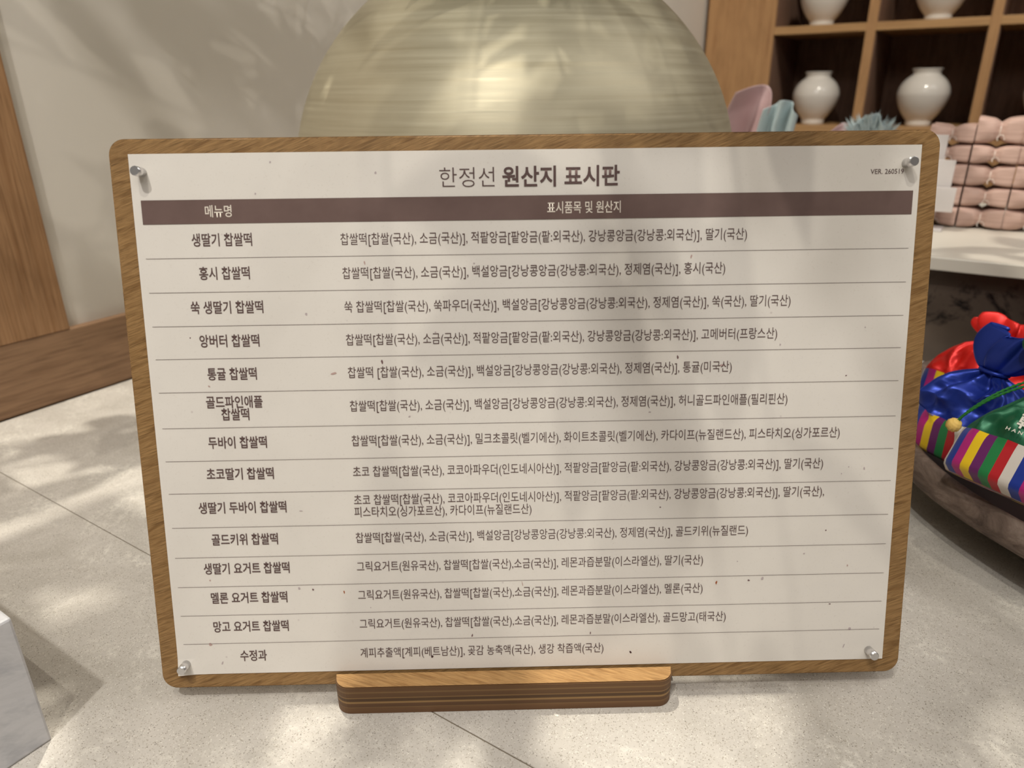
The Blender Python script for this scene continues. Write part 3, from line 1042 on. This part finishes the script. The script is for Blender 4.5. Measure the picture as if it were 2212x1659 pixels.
# acrylic price tags
pt = empty('acrylic_tag', (.105, .945, CT + .1437))
tag(pt, 'frosted acrylic tag holder in front of the left package stack', 'tag holder')
box('foot', -.050, .012, -.020, .018, 0, .003, M['acrylic'], pt, .0005)
box('back_plate', -.040, -.004, .0, .0025, .003, .131, M['acrylic'], pt, .0005)
box('front_plate', -.045, .012, -.014, -.0115, .030, .0985, M['acrylic'], pt, .0005)
box('low_plate', -.040, .020, -.019, -.0165, .028, .062, M['acrylic'], pt, .0005)

# ------------------------------------------------------------------ cloth wrapped gifts with two-tone knots


def ear(name, base, ctrl, wid, mat, parent, fringe=0, fold=3, seed=0.0, base_w=.25):
    """a folded cloth end: a wide ruffled strip following ctrl, closed thickness"""
    path = spline(ctrl, 30)
    m = len(path)
    vs, fs = [], []
    nw = 24
    for i, p in enumerate(path):
        t_ = i / (m - 1)
        d = (path[min(i + 1, m - 1)] - path[max(i - 1, 0)]).normalized()
        s = d.cross(Vector((0, 1, .2))).normalized()
        n_ = s.cross(d)
        w_ = wid * (base_w + (1 - base_w) * sm(0, .7, t_)) * (1 - .15 * t_)
        for k in range(nw + 1):
            q = k / nw - .5
            off = .28 * wid * math.cos(q * math.pi * 2 * fold + seed) * (.3 + .6 * t_)
            ln = 0
            if i == m - 1 and fringe: ln = fringe * (.4 + random.random())
            vs.append(p + s * w_ * q * 2 * .5 + n_ * (off - wid * .35 * (2 * q) ** 2) + d * (ln + wid * .3 * math.cos(q * math.pi) * t_))
    for i in range(m - 1):
        for k in range(nw):
            a = i * (nw + 1) + k
            fs.append((a, a + 1, a + nw + 2, a + nw + 1))
    o = pyd(name, vs, fs, mat, parent, True)
    md = o.modifiers.new('thickness', 'SOLIDIFY'); md.thickness = .0012
    return o


def gift(loc, label, p_ctrl, b_ctrl, pw, bwid, frg):
    g = empty('wrapped_gift', loc)
    tag(g, label, 'gift', 'cloth wrapped gifts on the white slab')
    o = from_bm('wrapped_box', box_bm(-.06, .06, -.05, .05, 0, .085, .008, 3), M['pink_cloth'], g, True)
    bm = bmesh.new(); bmesh.ops.create_uvsphere(bm, u_segments=16, v_segments=10, radius=.016)
    for v in bm.verts: v.co = Vector((v.co.x, v.co.y, v.co.z * .8 + .094))
    from_bm('knot', bm, M['blue_cloth'], g, True)
    ear('pink_cloth_end', None, p_ctrl, pw, M['pink_cloth'], g, 0, .8, .3)
    ear('blue_cloth_end', None, b_ctrl, bwid, M['blue_cloth'], g, 0, 2.2, 1.9, 1.0)
    if frg:
        vs, fs = [], []
        for k in range(320):
            a = random.uniform(-1, 1)
            b0 = Vector(b_ctrl[-1]) + Vector((a * bwid * .5, random.uniform(-.012, .008), random.uniform(-.022, -.004) - abs(a) * .008))
            d = Vector((a * .75 + random.uniform(-.25, .25), random.uniform(-.4, .1), 1)).normalized()
            L = frg * random.uniform(.8, 1.9); sd = Vector((random.uniform(.0008, .0015), random.uniform(-.0005, .0005), 0))
            n0 = len(vs)
            vs += [b0 - sd, b0 + sd, b0 + d * L * .6 + sd * .8, b0 + d * L * .6 - sd * .8, b0 + d * L + Vector((0, 0, -.001))]
            fs += [(n0, n0 + 1, n0 + 2, n0 + 3), (n0 + 3, n0 + 2, n0 + 4)]
        o = pyd('frayed_fringe', vs, fs, M['blue_cloth'], g); tag(o, kind='stuff')
    return g


gift((-.165, 1.02, CT + .1437), 'cloth wrapped gift with a tall pink and a pale blue end beside the gold jar',
     [(-.020, 0, .085), (-.040, 0, .115), (-.036, 0, .150), (-.026, 0, .178)], [(.010, -.01, .075), (.014, -.015, .10), (.017, -.018, .130), (.022, -.018, .158)], .072, .060, 0)
gift((-.022, 1.02, CT + .1437), 'cloth wrapped gift with a frayed pale blue end, in front of the shelf divider',
     [(0, 0, .09), (-.020, 0, .105), (-.028, 0, .122), (-.030, 0, .130)], [(.003, -.006, .08), (.006, -.008, .10), (.010, -.01, .124), (.012, -.012, .142)], .040, .050, .016)

# crumb on the counter
bm = bmesh.new()
ring = []
for i in range(11):
    a = 2 * math.pi * i / 11; q = random.uniform(.6, 1.2)
    ring.append(bm.verts.new((.0019 * q * math.cos(a), .0010 * q * math.sin(a), .0004)))
f = bm.faces.new(ring)
r = bmesh.ops.extrude_face_region(bm, geom=[f])
for v in r['geom']:
    if isinstance(v, bmesh.types.BMVert): v.co.z = 0.00005
cr = from_bm('paint_crumb', bm, M['white_print'])
cr.location = at(.0125, -.018, 0)
tag(cr, 'tiny white crumb on the counter in front of the slotted bar', 'crumb')
